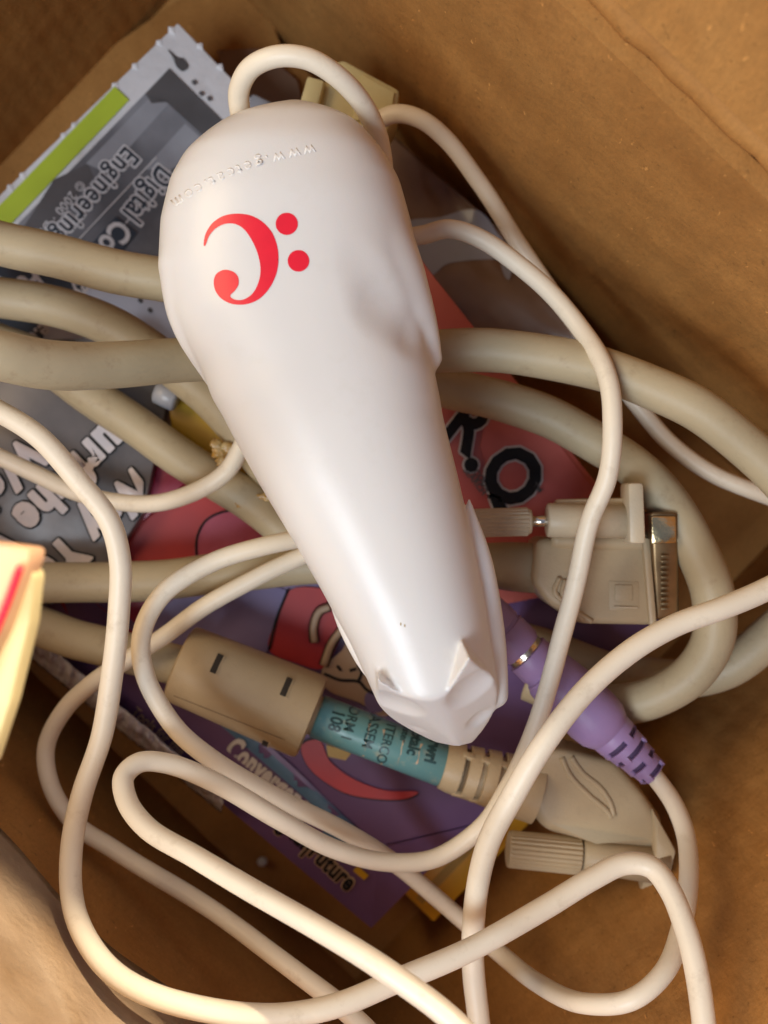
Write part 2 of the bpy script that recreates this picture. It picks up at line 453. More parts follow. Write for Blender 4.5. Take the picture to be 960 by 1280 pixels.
# bottom flap lying at the top corner
prism('inner_flap', [(-330, 380, .006), (309, -60, .006), (352, 58, .006), (600, 300, .006), (300, 700, .006)], .004, M['card'], box, bevel=.0006)
# packing tape on the sunlit wall
tp = []
nx_, nz_ = 40, 24
Vt, Ft = [], []
for j in range(nz_+1):
    for i in range(nx_+1):
        x = -.10+.16*i/nx_; z = .112+.006*noise.noise(Vector((x*30, 0, 0)))+(.078)*j/nz_
        d = .0062+.0009*noise.noise(Vector((x*50, z*50, 2)))
        Vt.append(-N1*(D4-d)+N2*x+Z*z)
for j in range(nz_):
    for i in range(nx_):
        a = j*(nx_+1)+i; Ft.append((a, a+1, a+nx_+2, a+nx_+1))
o = mesh('packing_tape', Vt, Ft, M['tape'], box)
sm = o.modifiers.new('thickness', 'SOLIDIFY'); sm.thickness = .0002

# staple-like bright bead near the lower wall
o = lathe('foam_bead', P(322, 1079, .004), P(334, 1075, .004), [(0, .0004), (.1, .0012), (.5, .0017), (.9, .0012), (1, .0004)], M['paper'])
tag(o, 'tiny white bead lying on the dark box bottom between the lower cords', 'bead')

# ------------------------------------------------------------ booklets and cartons
def slab(name, poly, thick, m, label, cat, z, bevel=.0006, side=None):
    pts = [P(*q) for q in poly]; c = sum(pts, Vector())/len(pts)
    t = thing(name, (c.x, c.y, c.z-thick), label, cat)
    b = prism('body', poly, thick, m, t, bevel)
    return t, b, bvh_of(b)

# violet carton
ZC = .056
cA, cB, cD, cC = (470, 1060), (30, 700), (402, 420), (850, 765)
t_carton = thing('software_carton', P(440, 800, 0), 'violet and red printed carton lying under the cables, its front edge towards the lower left', 'carton')
carton = prism('body', [(474, 1059, ZC), (36, 682, ZC), (310, 470, ZC), (402, 420, ZC), (850, 765, ZC), (590, 1032, ZC)], ZC-.004, M['violet'], t_carton, bevel=.0008)
# sloping front edge
Vf = [P(474, 1059, ZC+.0002), P(36, 682, ZC+.0002), P(24, 792, ZC-.006), P(464, 1160, ZC-.010), P(590, 1032, ZC+.0002)]
n0 = len(Vf); Vb = [Vector((p.x, p.y, .006)) for p in Vf]
Fq = [(0, 1, 2, 3), (0, 3, 4), (2, 1, 1+n0, 2+n0), (3, 2, 2+n0, 3+n0), (4, 3, 3+n0, 4+n0)]
front = mesh('front_edge', Vf+Vb, Fq, M['violet'], t_carton, smooth=False)
bm = bmesh.new(); bm.from_mesh(front.data); bmesh.ops.recalc_face_normals(bm, faces=bm.faces); bm.to_mesh(front.data); bm.free()
me_all = [v.co.copy() for v in carton.data.vertices]+[v.co.copy() for v in front.data.vertices]
of = len(carton.data.vertices)
bC = BVHTree.FromPolygons(me_all, [tuple(p.vertices) for p in carton.data.polygons]+[tuple(i+of for i in p.vertices) for p in front.data.polygons])
tc_ = t_carton
patch('red_print', [(310, 500), (270, 560), (150, 672), (60, 750), (130, 775), (180, 800), (230, 740), (305, 690), (380, 700), (420, 640), (420, 560)], bC, M['red'], tc_, .0003)
patch('crimson_print', [(140, 735), (76, 752), (100, 790), (130, 830), (165, 870), (185, 850), (195, 790), (240, 740)], bC, M['dred'], tc_, .0005)
patch('pink_arc', smooth_poly([(247, 700), (248, 665), (262, 645), (285, 640), (310, 640), (350, 668), (370, 700), (300, 715)], 5), bC, M['pinkred'], tc_, .0005)
cable('outline', [(246, 705, ZC+.0006), (246, 672, ZC+.0006), (258, 650, ZC+.0006), (283, 639, ZC+.0006), (303, 640, ZC+.0006)], .00035, M['ink'], tc_, 6)
patch('lilac_print', smooth_poly([(222, 745), (300, 735), (358, 738), (345, 775), (333, 815), (300, 820), (215, 812), (190, 790)], 4), bC, M['lilac'], tc_, .0006)
patch('red_shape', smooth_poly([(362, 738), (400, 735), (440, 748), (448, 775), (425, 800), (405, 835), (370, 828), (336, 812), (345, 775)], 4), bC, M['red'], tc_, .0007)
cable('outline', [(360, 737, ZC+.001), (346, 772, ZC+.001), (336, 812, ZC+.001)], .0004, M['ink'], tc_, 6)
def squiggle(pts):
    cable('outline', [(a, b, ZC+.0010) for a, b in pts], .0015, M['ink'], tc_, 6)
    cable('squiggle', [(a, b, ZC+.0018) for a, b in pts], .0011, M['skin'], tc_, 6)
squiggle([(393, 803), (392, 785), (399, 765), (412, 758)])
squiggle([(440, 765), (428, 785), (414, 805), (404, 832)])
patch('tan_print', smooth_poly([(403, 836), (428, 812), (442, 790), (470, 830), (490, 880), (478, 895), (450, 878), (410, 862)], 4), bC, M['skin'], tc_, .0009)
for pl in ([(405, 842), (425, 850), (448, 852), (458, 862), (470, 868)], [(448, 852), (452, 840), (447, 830)], [(421, 832), (426, 838)], [(437, 838), (445, 836)]):
    cable('outline', [(a, b, ZC+.0012) for a, b in pl], .0004, M['ink'], tc_, 5)
patch('violet_dot', smooth_poly([(458, 866), (470, 862), (480, 872), (478, 888), (462, 888), (456, 878)], 4), bC, M['lilac'], tc_, .0012)
# red tail
tail = smooth_poly([(378, 930), (400, 925), (412, 950), (440, 972), (480, 987), (522, 989), (505, 998), (470, 998), (430, 990), (395, 968), (380, 948)], 5)
patch('outline', [(a+(a-450)*.02, b+(b-965)*.06) for a, b in tail], bC, M['ink'], tc_, .0004)
patch('red_tail', tail, bC, M['red'], tc_, .0006)
patch('mustard_print', [(408, 930), (440, 940), (432, 950), (410, 945)], bC, M['mustard'], tc_, .0007)
# blue strip with lettering along the front edge
patch('blue_strip', [(222, 880), (300, 903), (368, 962), (474, 1060), (444, 1068), (366, 1034), (256, 950)], bC, M['blue'], tc_, .0006, 6)
patch('pale_line', [(320, 915), (368, 959), (474, 1057), (476, 1061), (366, 964), (316, 919)], bC, M['lilac'], tc_, .0008)
letter('lettering', 'Convergence', (281, 938), 39, 38, bC, M['letter_w'], tc_, .60, .0014, .045, 1.12)
letter('lettering', 'Digital|', (270, 965), 44, 27, bC, M['ink'], tc_, .74, .0012, .03)
letter('lettering', 'Digital|Future', (330, 1014), 43, 32, bC, M['skin'], tc_, .74, .0008, .085, 1.08)
letter('lettering', 'Digital|Future', (330, 1014), 43, 32, bC, M['ink'], tc_, .74, .0012, .03, 1.08)
letter('lettering', 'Tools for the', (165, 890), 41, 19, bC, M['skin'], tc_, .8, .0012, .01)
patch('small_box_print', [(448, 1080), (462, 1092), (456, 1098), (442, 1086)], bC, M['mustard'], tc_, .0010)

# crinkled plastic sleeve along its front edge
Vs, Fs = [], []
na, nb_ = 110, 10
for i in range(na+1):
    for j in range(nb_+1):
        s = i/na; q = j/nb_
        x = -10+s*290; y = 748+s*243+q*34*(1-.25*s)
        z = ZC+.004-.010*q+.003*math.sin(q*math.pi)+.0012*math.sin(s*150+q*2.2)*math.sin(q*math.pi)+.0015*noise.noise(Vector((s*25, q*4, 1)))
        Vs.append(P(x-q*4, y, z))
for i in range(na):
    for j in range(nb_):
        a = i*(nb_+1)+j; Fs.append((a, a+1, a+nb_+2, a+nb_+1))
o = mesh('plastic_sleeve', Vs, Fs, M['foil']); o.modifiers.new('thickness', 'SOLIDIFY').thickness = .0003
tag(o, 'crinkled shiny grey plastic strip along the front edge of the violet carton', 'plastic strip')

# yellow card below the carton's right edge
t, b, bv = slab('yellow_card', [(498, 1110, .03), (542, 1153, .03), (690, 1000, .03), (640, 950, .03)], .026, M['orange'], 'yellow orange card box edge poking out below the violet carton', 'card', .03)
patch('print_line', [(520, 1122), (528, 1130), (640, 1010), (634, 1004)], bv, M['mustard'], t, .0003)

# grey booklet with lime strip, top left
ZB = .046
t, b, bv = slab('lime_striped_booklet', [(222, 28, ZB), (470, 285, ZB), (240, 560, ZB), (-60, 560, ZB), (-90, 330, ZB)], ZB-.012, M['paper'],
                'grey printed booklet with lime green strip on white torn backing, top left', 'booklet', ZB)
# torn fuzzy paper edge
rr = random.Random(7)
for (a, c) in (((222, 28), (-60, 302)), ((222, 28), (330, 140))):
    nn = 34
    for i in range(nn):
        s = (i+rr.random())/nn
        px, py = a[0]+(c[0]-a[0])*s, a[1]+(c[1]-a[1])*s
        L_ = rr.choice([.8, 1.2, 1.6, 2, 3.4]); 
        if rr.random() < .12:
            pr = prism('torn_tuft', [(px-3, py+4, ZB+.0003), (px-1-rr.uniform(0, 3), py-L_, ZB+.0008), (px+4, py-2, ZB+.0003), (px+5, py+6, ZB+.0003)], .0006, M['paper'], t)
patch('grey_print', [(-40, 345), (212, 86), (428, 300), (330, 410), (236, 372), (0, 300), (-60, 330)], bv, M['grey'], t, .0003)
patch('grey_print', [(-40, 345), (212, 86), (428, 300), (300, 420), (60, 330), (-60, 370)], bv, M['grey'], t, .00025)
patch('dark_print', [(182, 118), (212, 86), (300, 172), (276, 190), (208, 128), (190, 130)], bv, M['greyd'], t, .0005)
patch('pale_print', [(108, 205), (190, 120), (214, 128), (158, 190), (124, 212)], bv, M['greyl'], t, .0005)
patch('pale_print', [(232, 155), (262, 182), (210, 215), (180, 212)], bv, M['greyl'], t, .0005)
patch('dark_print', [(20, 300), (68, 225), (110, 205), (118, 222), (70, 280), (52, 320)], bv, M['greyd'], t, .0005)
patch('lime_strip', [(144, 109), (162, 126), (20, 275), (-40, 340), (-55, 315)], bv, M['green'], t, .0007)
patch('pale_blue_print', [(-60, 352), (60, 330), (250, 352), (300, 420), (300, 475), (-60, 480)], bv, M['blueprint'], t, .0006)
A = 136
for nm_, mm, bo_, of_ in (('lettering_outline', M['letter_w'], .075, .0008), ('lettering', M['box_ink'], .012, .0011)):
    letter(nm_, 'Engineering', (158, 183), 130.5, 37, bv, mm, t, .74, of_, bo_, 1.12)
    letter(nm_, 'Digital', (200, 206), 128.5, 42, bv, mm, t, .66, of_, bo_, 1.05)
letter('lettering', '© 2000 · Digital', (100, 226), 129, 17, bv, M['letter_w'], t, .9, .0009, .005, 1.08)
patch('dark_label', [(146, 272), (172, 292), (135, 338), (105, 316), (118, 304)], bv, M['box_ink'], t, .0012)
letter('lettering', 'Con', (147, 274), 128, 41, bv, M['letter_w'], t, .78, .0016, .03)
for a_, b_ in (((196, 198), (100, 300)), ((214, 214), (120, 325))):
    d = Vector((b_[0]-a_[0], b_[1]-a_[1])); nrm = Vector((d.y, -d.x)).normalized()*.8
    patch('pale_line', [(a_[0]+nrm.x, a_[1]+nrm.y), (b_[0]+nrm.x, b_[1]+nrm.y), (b_[0]-nrm.x, b_[1]-nrm.y), (a_[0]-nrm.x, a_[1]-nrm.y)], bv, M['letter_w'], t, .0010)
def label_box(c, w_, h_, s):
    a = math.radians(20); ux = (math.cos(a), math.sin(a)); uy = (-math.sin(a), math.cos(a))
    q = [(c[0]+ux[0]*i*w_+uy[0]*j*h_, c[1]+ux[1]*i*w_+uy[1]*j*h_) for i, j in ((-1, -1), (1, -1), (1, 1), (-1, 1))]
    patch('dark_label', q, bv, M['box_ink'], t, .0010)
    letter('lettering', s, (c[0]+w_*.9, c[1]-h_*.1), 140, h_*2.3, bv, M['letter_w'], t, .8, .0014, .03)
label_box((20, 336), 24, 16, 'For'); label_box((79, 352), 30, 13, 'gy'); label_box((28, 404), 32, 14, 'e.c')
# holes in the torn backing
o = patch('stain', smooth_poly([(210, 62), (222, 72), (230, 74), (236, 84), (229, 90), (221, 84), (217, 74)], 4), bv, M['greyd'], t, .0005)
for q in ((243, 104), (252, 118), (262, 124), (176, 376), (188, 388)):
    patch('stain', smooth_poly([(q[0]-3, q[1]), (q[0], q[1]-3), (q[0]+4, q[1]+1), (q[0]+1, q[1]+4)], 3), bv, M['greyd'], t, .0009)

# grey sheet with outlined lettering, left
ZS = .064
t, b, bv = slab('lettered_leaflet', [(-80, 430, ZS), (150, 420, ZS), (215, 480, ZS), (197, 556, ZS), (180, 640, ZS), (140, 700, ZS-.0015), (40, 770, ZS-.003), (-80, 800, ZS-.003)], .006, M['surf'],
                'dark grey leaflet with big pale outlined lettering at the left edge', 'leaflet', ZS)
for s, org, sz in (('Surf the Web', (154, 508), 62), ('Way You', (176, 578), 62), ('Web Me', (32, 545), 62)):
    for nm_, mm, bo_, of_ in (('lettering_outline', M['ink'], .085, .0005), ('lettering', M['letter_pink'], .052, .0009)):
        letter(nm_, s, org, 136, sz, bv, mm, t, .84, of_, bo_, 1.14)

# crimson leaf between the leaflet and the carton
t, b, bv = slab('crimson_leaf', [(197, 552, .0605), (250, 540, .0605), (268, 566, .0605), (236, 600, .0605), (178, 652, .0605)], .003, M['dred'], 'narrow crimson sheet tucked between grey leaflet and red carton top', 'leaf', .06)
t, b, bv = slab('mustard_wrapper', [(205, 470, .0650), (300, 520, .0650), (340, 600, .0650), (250, 590, .0650), (215, 540, .0650)], .003, M['mustard'], 'mustard yellow wrapper scrap under the beige cables left of the scanner', 'wrapper', .06)
# shiny bit
o = lathe('glossy_stud', P(194, 488, .070), P(222, 500, .070), [(0, .0022), (.1, .0034), (.5, .0036), (.9, .0036), (1, .0030)], M['greyl'])
tag(o, 'small glossy grey stud beside the mustard scrap, left of the scanner', 'stud')

# pink booklet
ZP = .064
t, b, bv = slab('pink_booklet', [(420, 250, ZP), (512, 305, ZP), (545, 348, ZP), (786, 655, ZP), (735, 735, ZP), (560, 770, ZP), (430, 560, ZP)], .006, M['pink'],
                'pinkish red booklet with large black letters, right of the scanner', 'booklet', ZP)
patch('cream_edge', [(530, 330), (545, 348), (786, 655), (770, 660), (690, 555), (585, 415)], bv, M['skin'], t, .0003)
patch('cream_edge', [(590, 408), (690, 532), (786, 655), (735, 690), (700, 560)], bv, M['paper'], t, .0005)
patch('pink_print', [(690, 545), (760, 636), (640, 660), (600, 560), (610, 500)], bv, M['pink'], t, .0007)
patch('yellow_strip', [(640, 458), (662, 462), (690, 500), (668, 492)], bv, M['mustard'], t, .0009)
for nm_, mm, bo_, of_ in (('lettering_outline', M['letter_w'], .06, .0010), ('lettering', M['ink'], .035, .0014)):
    letter(nm_, 'R', (549, 541), 38, 92, bv, mm, t, .82, of_, bo_)
    letter(nm_, '.', (578, 578), 42, 92, bv, mm, t, 1.0, of_, bo_)
    letter(nm_, 'Q', (593, 596), 42, 96, bv, mm, t, .88, of_, bo_)
letter('lettering', 'TM', (664, 607), 48, 10, bv, M['inkgrey'], t, 1, .0014, .02)
letter('lettering', 'SEARCH', (578, 588), 52, 11, bv, M['inkgrey'], t, 1, .0012, .03)
letter('lettering', 'CODE', (590, 590), 52, 11, bv, M['inkgrey'], t, 1, .0012, .03)

# film pouch with brown and a painted pale blue sky sheen, behind the scanner at the right
Vs, Fs = [], []
ng = 40
quad = [(470, 150), (640, 300), (800, 500), (430, 420)]
for i in range(ng+1):
    for j in range(ng+1):
        u, v_ = i/ng, j/ng
        a = np.array(quad[0])*(1-u)*(1-v_)+np.array(quad[1])*u*(1-v_)+np.array(quad[2])*u*v_+np.array(quad[3])*(1-u)*v_
        Vs.append(P(a[0], a[1], .034+.005*noise.noise(Vector((u*2.2, v_*2.2, 5)))+.0006*noise.noise(Vector((u*8, v_*8, 8)))))
for i in range(ng):
    for j in range(ng):
        a = i*(ng+1)+j; Fs.append((a, a+1, a+ng+2, a+ng+1))
c = P(600, 330, .03)
t = thing('film_pouch', c, 'glossy brown pouch with a painted pale blue sky sheen between scanner and upper right wall', 'pouch')
b = mesh('body', Vs, Fs, M['brown'], t); b.modifiers.new('thickness', 'SOLIDIFY').thickness = .0006
bv = bvh_of(b)
patch('sky_sheen_patch', smooth_poly([(505, 282), (550, 272), (594, 262), (622, 292), (640, 322), (600, 325), (560, 330), (540, 345), (520, 345)], 5), bv, M['sky_sheen'], t, .0004, 12)  # sky reflection in the plastic, put into the patch colour
patch('sky_sheen_patch', smooth_poly([(625, 328), (638, 335), (636, 350), (630, 345)], 3), bv, M['sky_sheen'], t, .0006)

# scraps near the top corner
o = prism('brown_tape_scrap', [(270, 62, .010), (325, 60, .010), (372, 100, .010), (380, 140, .010), (300, 160, .010)], .002, M['brown'], None, bevel=.0005)
tag(o, 'glossy brown tape scrap on the box bottom above the scanner', 'tape scrap')
o = prism('clear_adapter', [(312, 112, .05), (345, 128, .05), (345, 160, .05), (305, 160, .05)], .01, M['greyl'], None, bevel=.002)
tag(o, 'small grey plastic adapter peeking out inside the looped cord', 'adapter')

# ------------------------------------------------------------ yellowed connector at the top
t = thing('yellowed_plug', P(440, 120, .04), 'yellowed cream plug between the looped cord and the upper right wall', 'plug')
zt = .082
prism('body', [(412, 78, zt), (430, 74, zt), (455, 88, zt), (500, 112, zt), (497, 140, zt), (470, 190, zt), (395, 190, zt), (398, 130, zt)], .018, M['yellowed'], t, bevel=.0012)
prism('tab', [(384, 94, zt+.004), (406, 100, zt+.004), (397, 134, zt+.004), (374, 130, zt+.004)], .014, M['yellowed'], t, bevel=.0008)
prism('raised_panel', [(452, 92, zt+.0012), (494, 114, zt+.0012), (488, 150, zt+.0012), (440, 150, zt+.0012)], .003, M['yellowed'], t, bevel=.0006)
prism('slot', [(377, 128, zt+.0042), (393, 131, zt+.0042), (391, 134, zt+.0042), (376, 132, zt+.0042)], .001, M['slot'], t)

# ------------------------------------------------------------ thick beige cables
R_T = .0056
def thick_cable(pts, label, r=R_T, rs=None):
    o = cable('beige_cable', pts, r, M['thick'], None, 14)
    return tag(o, label, 'cable', 'thick beige cables')
thick_cable([(-70, 285, .098), (0, 305, .100), (80, 319, .100), (150, 336, .100), (215, 352, .099), (290, 372, .094), (360, 395, .090), (430, 425, .088), (490, 450, .085), (555, 482, .082), (620, 497, .082), (705, 530, .084),
             (770, 572, .088), (830, 625, .092), (868, 680, .094), (892, 735, .095), (892, 795, .094), (866, 842, .090), (825, 868, .086), (772, 880, .080), (715, 872, .074), (660, 850, .070)],
            'topmost beige cable at left, passing under the scanner and looping round the video plug')
thick_cable([(-70, 362, .076), (0, 370, .078), (60, 378, .078), (120, 400, .078), (180, 432, .076), (235, 478, .0735), (290, 530, .0735), (340, 590, .074), (400, 640, .077)],
            'second beige cable from the top at the left edge, dipping under the broad cable')
thick_cable([(-70, 430, .136, .0058), (0, 441, .134, .0058), (60, 451, .128, .0057), (150, 454, .116, .0056), (260, 452, .105, .0055), (400, 444, .1035, .0054), (555, 437, .104, .0054), (640, 440, .106, .0055), (720, 452, .108, .0055),
             (800, 476, .110, .0054), (880, 516, .112, .0054), (960, 578, .112, .0054), (1010, 640, .112, .0054)],
            'broad beige cable crossing behind the scanner\'s hind legs from edge to edge')
g = thick_cable([(-20, 420, .071), (50, 452, .0715), (110, 492, .072), (175, 532, .0725), (245, 582, .073), (310, 622, .074), (365, 672, .0735, .0054), (425, 725, .066, .0050), (470, 780, .0640, .0050)],
            'beige cable with amber glue spots running diagonally down to the scanner')
# T6 runs to the upper video connector
t = thing('video_plug', P(745, 720, .07), 'tan video plug with golden shell and ribbed thumbscrew, right of the scanner', 'plug')
plugA = t
zA = .094
hood = prism('hood', [(672, 672, zA), (812, 673, zA), (820, 782, zA), (723, 780, zA), (682, 752, zA), (664, 728, zA)], .020, M['tan'], t, bevel=.0022, seg=4)
cable('hood_rim', [(690, 676, zA-.0015), (740, 677, zA-.001), (808, 678, zA-.0015)], .0026, M['tan'], t, 6)
def plate_logo(): 
    prism('logo_recess', [(761, 726, zA+.0002), (799, 727, zA+.0002), (799, 763, zA+.0002), (762, 763, zA+.0002)], .0006, M['tan'], t, bevel=.00025)
    prism('logo_relief', [(769, 731, zA+.0006), (791, 731, zA+.0006), (791, 751, zA+.0006), (769, 751, zA+.0006)], .0006, M['tan'], t, bevel=.0002)
    prism('logo_relief', [(768, 758, zA+.0007), (797, 759, zA+.0007), (797, 760.5, zA+.0007), (768, 759.5, zA+.0007)], .0006, M['cream'], t)
plate_logo()
for pl in ([(700, 722), (694, 740), (712, 758), (730, 776)], [(706, 724), (703, 742), (722, 764), (740, 777)]):
    cable('grip_ridge', [(a, b, zA+.0001) for a, b in pl], .0007, M['tan'], t, 6)
zB = .104
prism('flange', [(785, 603, zB), (805, 603, zB), (808, 680, zB), (787, 680, zB)], .010, M['cream'], t, bevel=.0010)
prism('hood_flange', [(803, 672, zA+.002), (813, 672, zA+.002), (822, 782, zA+.001), (812, 783, zA+.001)], .012, M['tan'], t, bevel=.0008)
lathe('screw_barrel', P(683, 650, .098), P(787, 652, .098), [(0, .0036), (.01, .0042), (.03, .0044), (1, .0044)], M['cream'], t)
prism('barrel_rim', [(694, 624, .097), (784, 622, .097), (784, 640, .097), (694, 640, .097)], .004, M['cream'], t, bevel=.0010)
lathe('thumbscrew', P(592, 654, .098), P(661, 652, .098), [(0, .0032, 0), (.02, .0037), (.97, .0037), (.99, .0033, 0)], M['cream'], t, teeth=20, depth=.09, smooth=False)
lathe('screw_shaft', P(655, 652, .098), P(686, 651, .098), [(0, .0012), (.3, .0012), (.32, .0014), (.9, .0014), (1, .0012)], M['metal'], t)
lathe('screw_collar', P(659, 652, .098), P(664, 652, .098), [(0, .0034), (1, .0030)], M['cream'], t)
sh = prism('metal_shell', [(812, 640, .100), (848, 640, .100), (850, 772, .092), (820, 776, .092)], .012, M['shell'], t, bevel=.0010, seg=3)
prism('shell_face', [(814, 645, .1008), (845, 645, .1008), (846, 679, .1008), (815, 680, .1008)], .0012, M['gold'], t, bevel=.0005)
for i in range(11):
    y = 695+i*6.6; z = .0975-.0004*i+.0003
    c = P(831, y, z)
    wbox('contact_slot', c, (.0010, 0, 0), (0, .00022, 0), (0, 0, .0003), M['shell2'], t, .0001)
rows = [(-70, 725, .078), (35, 727, .078), (100, 726, .076), (200, 722, .076), (300, 709, .076), (370, 704, .076), (460, 706, .078), (600, 709, .082, .0060), (640, 711, .084, .0066), (680, 712, .084, .0066)]
cb = cable('cable', rows, R_T, M['thick'], t, 14)

thick_cable([(1020, 740, .082), (960, 792, .080), (905, 832, .076), (850, 846, .070), (800, 842, .066), (760, 836, .066), (715, 822, .066), (680, 810, .066), (640, 800, .066)],
            'beige cable entering from the right edge and ducking behind the big loop')

# ------------------------------------------------------------ ferrite bead cable with the lower plug
t = thing('labelled_cable_plug', P(600, 950, .06), 'tan plug with ribbed thumbscrew on a cable with teal label and fat cylinder choke', 'plug')
zf = .078
cable('cable', [(-70, 760, .074), (35, 776, .074), (100, 799, .074), (160, 815, .0745), (215, 828, .076), (240, 837, .077), (300, 860, .077), (400, 897, .078)], .0056, M['thick'], t, 14)
fa, fb = P(224, 828, zf), P(391, 897, zf)
ax = (fb-fa); axn = ax.normalized()
fer = lathe('choke', fa, fb, [(0, .0080), (.002, .0098), (.015, .0106), (.05, .0109), (.5, .0114), (.95, .0118), (.985, .0116), (.998, .0108), (1, .0080)], M['tan'], t, seg=72)
auto_smooth(fer, 40)
bF = bvh_of(fer)
bev = axn.cross(Z).normalized()
for (sx, sy) in ((271, 829), (358, 858), (246, 901), (331, 930)):
    h = hit(bF, sx, sy, 0)
    if h is None: continue
    # local frame on the cylinder
    rad = (h-fa)-axn*((h-fa).dot(axn)); rad.normalize(); tan_ = axn.cross(rad)
    wbox('slot', h-rad*.0002, axn*.00085, tan_*.0028, rad*.0003, M['slot'], fer, .00015)  # shade inside the hollow put into a near-black flush box
    wbox('slot_lip', h+axn*.0011-rad*.0001, axn*.0002, tan_*.0028, rad*.0003, M['tan'], fer, .0001)
cable('mould_seam', [(h_.x/((H-h_.z)/F)+480, 640-h_.y/((H-h_.z)/F), h_.z) for h_ in [hit(bF, 214+170*s, 868+68*s, .00000) for s in (.02, .2, .4, .6, .8, .95)] if h_], .00016, M['groove'], fer, 4)
la, lb = P(396, 895, zf), P(556, 957, zf)
lab = lathe('label', la, lb, [(0, .0056), (.01, .0060), (.25, .00605), (.5, .0060), (.99, .0060), (1, .0056)], M['teal'], t, seg=48)
auto_smooth(lab, 50)
bL = bvh_of(lab)
for s, org, sz, mm, b_ in (('108', (417, 886), 25, 'inkteal', .03), ('FORM 1', (440, 874), 21, 'inkteal', .015), ('ASSEM', (464, 892), 21, 'inkteal', .015), ('INTERCO', (487, 893), 20, 'inkteal', .01),
                       ('luster', (506, 903), 15, 'inkteal', .015), ('cetalc', (519, 905), 23, 'inkteal', .04), ('erwri', (541, 915), 24, 'inkteal', .05)):
    letter('lettering', s, org, 106, sz*.9, bL, M[mm], lab, .8, .00012, b_)
for (x0, y0, x1, y1) in ((462, 905, 453, 945), (480, 912, 476, 955), (505, 925, 494, 965), (527, 930, 520, 955)):
    w_ = 1.6; patch('scuff', [(x0-w_, y0), (x0+w_, y0), (x1+w_+.8, y1), (x1-.6, y1)], bL, M['skin'], lab, .0001, 4)
ra, rb = P(553, 956, zf), P(672, 990, zf)
prof = [(0, .0052), (.01, .0064), (.10, .0070)]
for k, c_ in enumerate((.22, .40, .58)):
    r_ = .0071+.0004*k
    prof += [(c_-.035, r_), (c_-.03, r_-.0012), (c_+.02, r_-.0012), (c_+.025, r_+.0001)]
prof += [(.75, .0084), (1, .0088)]
rel = lathe('strain_relief', ra, rb, prof, M['tan'], t, seg=64); auto_smooth(rel, 35)
for c_ in (.215, .395, .575):
    pc = ra.lerp(rb, c_); pd = ra.lerp(rb, c_+.04)
    lathe('groove', pc-(rb-ra)*.012, pd, [(0, .00585+.001*c_), (1, .00585+.001*c_)], M['groove'], rel, seg=48)
# gap bridges in the relief rings
rn = (rb-ra).normalized()
for c_ in (.215, .395, .575):
    h = ra.lerp(rb, c_)
    for ang in (-35, 140):
        side = rn.cross(Z).normalized(); a = math.radians(ang)
        d = side*math.cos(a)+Z*math.sin(a)
        if ang == -35: d = side*math.cos(math.radians(28))+Z*math.sin(math.radians(28))
        wbox('bridge', h+d*(.0063+.0012*c_), rn*.0016, rn.cross(d)*.0009, d*.0008, M['tan'], rel, .0002)
zh = .082
prism('hood', [(660, 960, zh), (668, 942, zh+.002), (700, 935, zh+.003), (772, 952, zh+.002), (806, 992, zh), (832, 1030, zh-.002), (822, 1064, zh-.002), (742, 1052, zh), (682, 1041, zh-.001), (662, 1012, zh-.001)], .018, M['tan'], t, bevel=.0030, seg=4)
hb = bvh_of(bpy.context.scene.objects['hood.001'] if 'hood.001' in bpy.data.objects else bpy.data.objects['hood'])
def on(bv_, pl, off): 
    out = []
    for a, b in pl:
        h = hit(bv_, a, b, off)
        if h is not None:
            k = (H-h.z)/F; out.append((h.x/k+480, 640-h.y/k, h.z))
    return out
for pl in ([(702, 946), (712, 968), (735, 993), (757, 1012), (764, 1022)], [(714, 946), (728, 966), (750, 985), (762, 1003), (767, 1020)]):
    cable('grip_ridge', on(hb, pl, -.0001), .0008, M['tan'], t, 6)
prism('hood_step', [(730, 1052, zh-.003), (742, 1040, zh-.0025), (818, 1050, zh-.004), (822, 1064, zh-.004), (735, 1058, zh-.004)], .010, M['tan'], t, bevel=.0012)
prism('flange', [(816, 1010, zh), (846, 1064, zh), (840, 1092, zh-.001), (826, 1104, zh-.003), (820, 1120, zh-.006), (800, 1116, zh-.006), (806, 1096, zh-.003), (818, 1066, zh)], .018, M['tan'], t, bevel=.0011)
lathe('screw_barrel', P(727, 1068, .078), P(832, 1082, .078), [(0, .0040), (.02, .0047), (1, .0052)], M['tan'], t)
ts = lathe('thumbscrew', P(634, 1061, .078), P(726, 1070, .078), [(0, .0040, 0), (.015, .0048, 0), (.05, .0050), (.975, .0051), (.99, .0046, 0), (1, .0040, 0)], M['tan'], t, teeth=24, depth=.07, smooth=False)
lathe('screw_neck', P(720, 1069, .078), P(730, 1070, .078), [(0, .0040), (1, .0040)], M['slot'], t)

# ------------------------------------------------------------ purple plug
t = thing('purple_plug', P(720, 880, .08), 'purple round keyboard plug with metal ring and ribbed tail, lower right of the scanner', 'plug')
pz = .091
def PP(s, z=pz):   # along the axis
    a, b = Vector((604, 765)), Vector((816, 966)); q = a.lerp(b, s); return P(q.x, q.y, z)
def seglathe(name, s0, s1, prof, m, **kw): 
    o = lathe(name, PP(s0), PP(s1), prof, m, t, seg=56, **kw); auto_smooth(o, 38); return o
seglathe('socket_body', -.05, .235, [(0, .0055), (.3, .0060), (.55, .0060), (.56, .0056), (.60, .0056), (.61, .0061), (.93, .0060), (1, .0054)], M['purple'])
seglathe('metal_ring', .225, .262, [(0, .0050), (.05, .0053), (.9, .0053), (1, .0050)], M['metal'])
seglathe('collar', .255, .40, [(0, .0050), (.04, .0060), (.55, .0062), (.62, .0058), (.72, .0058), (.76, .0064), (1, .0068)], M['purple'])
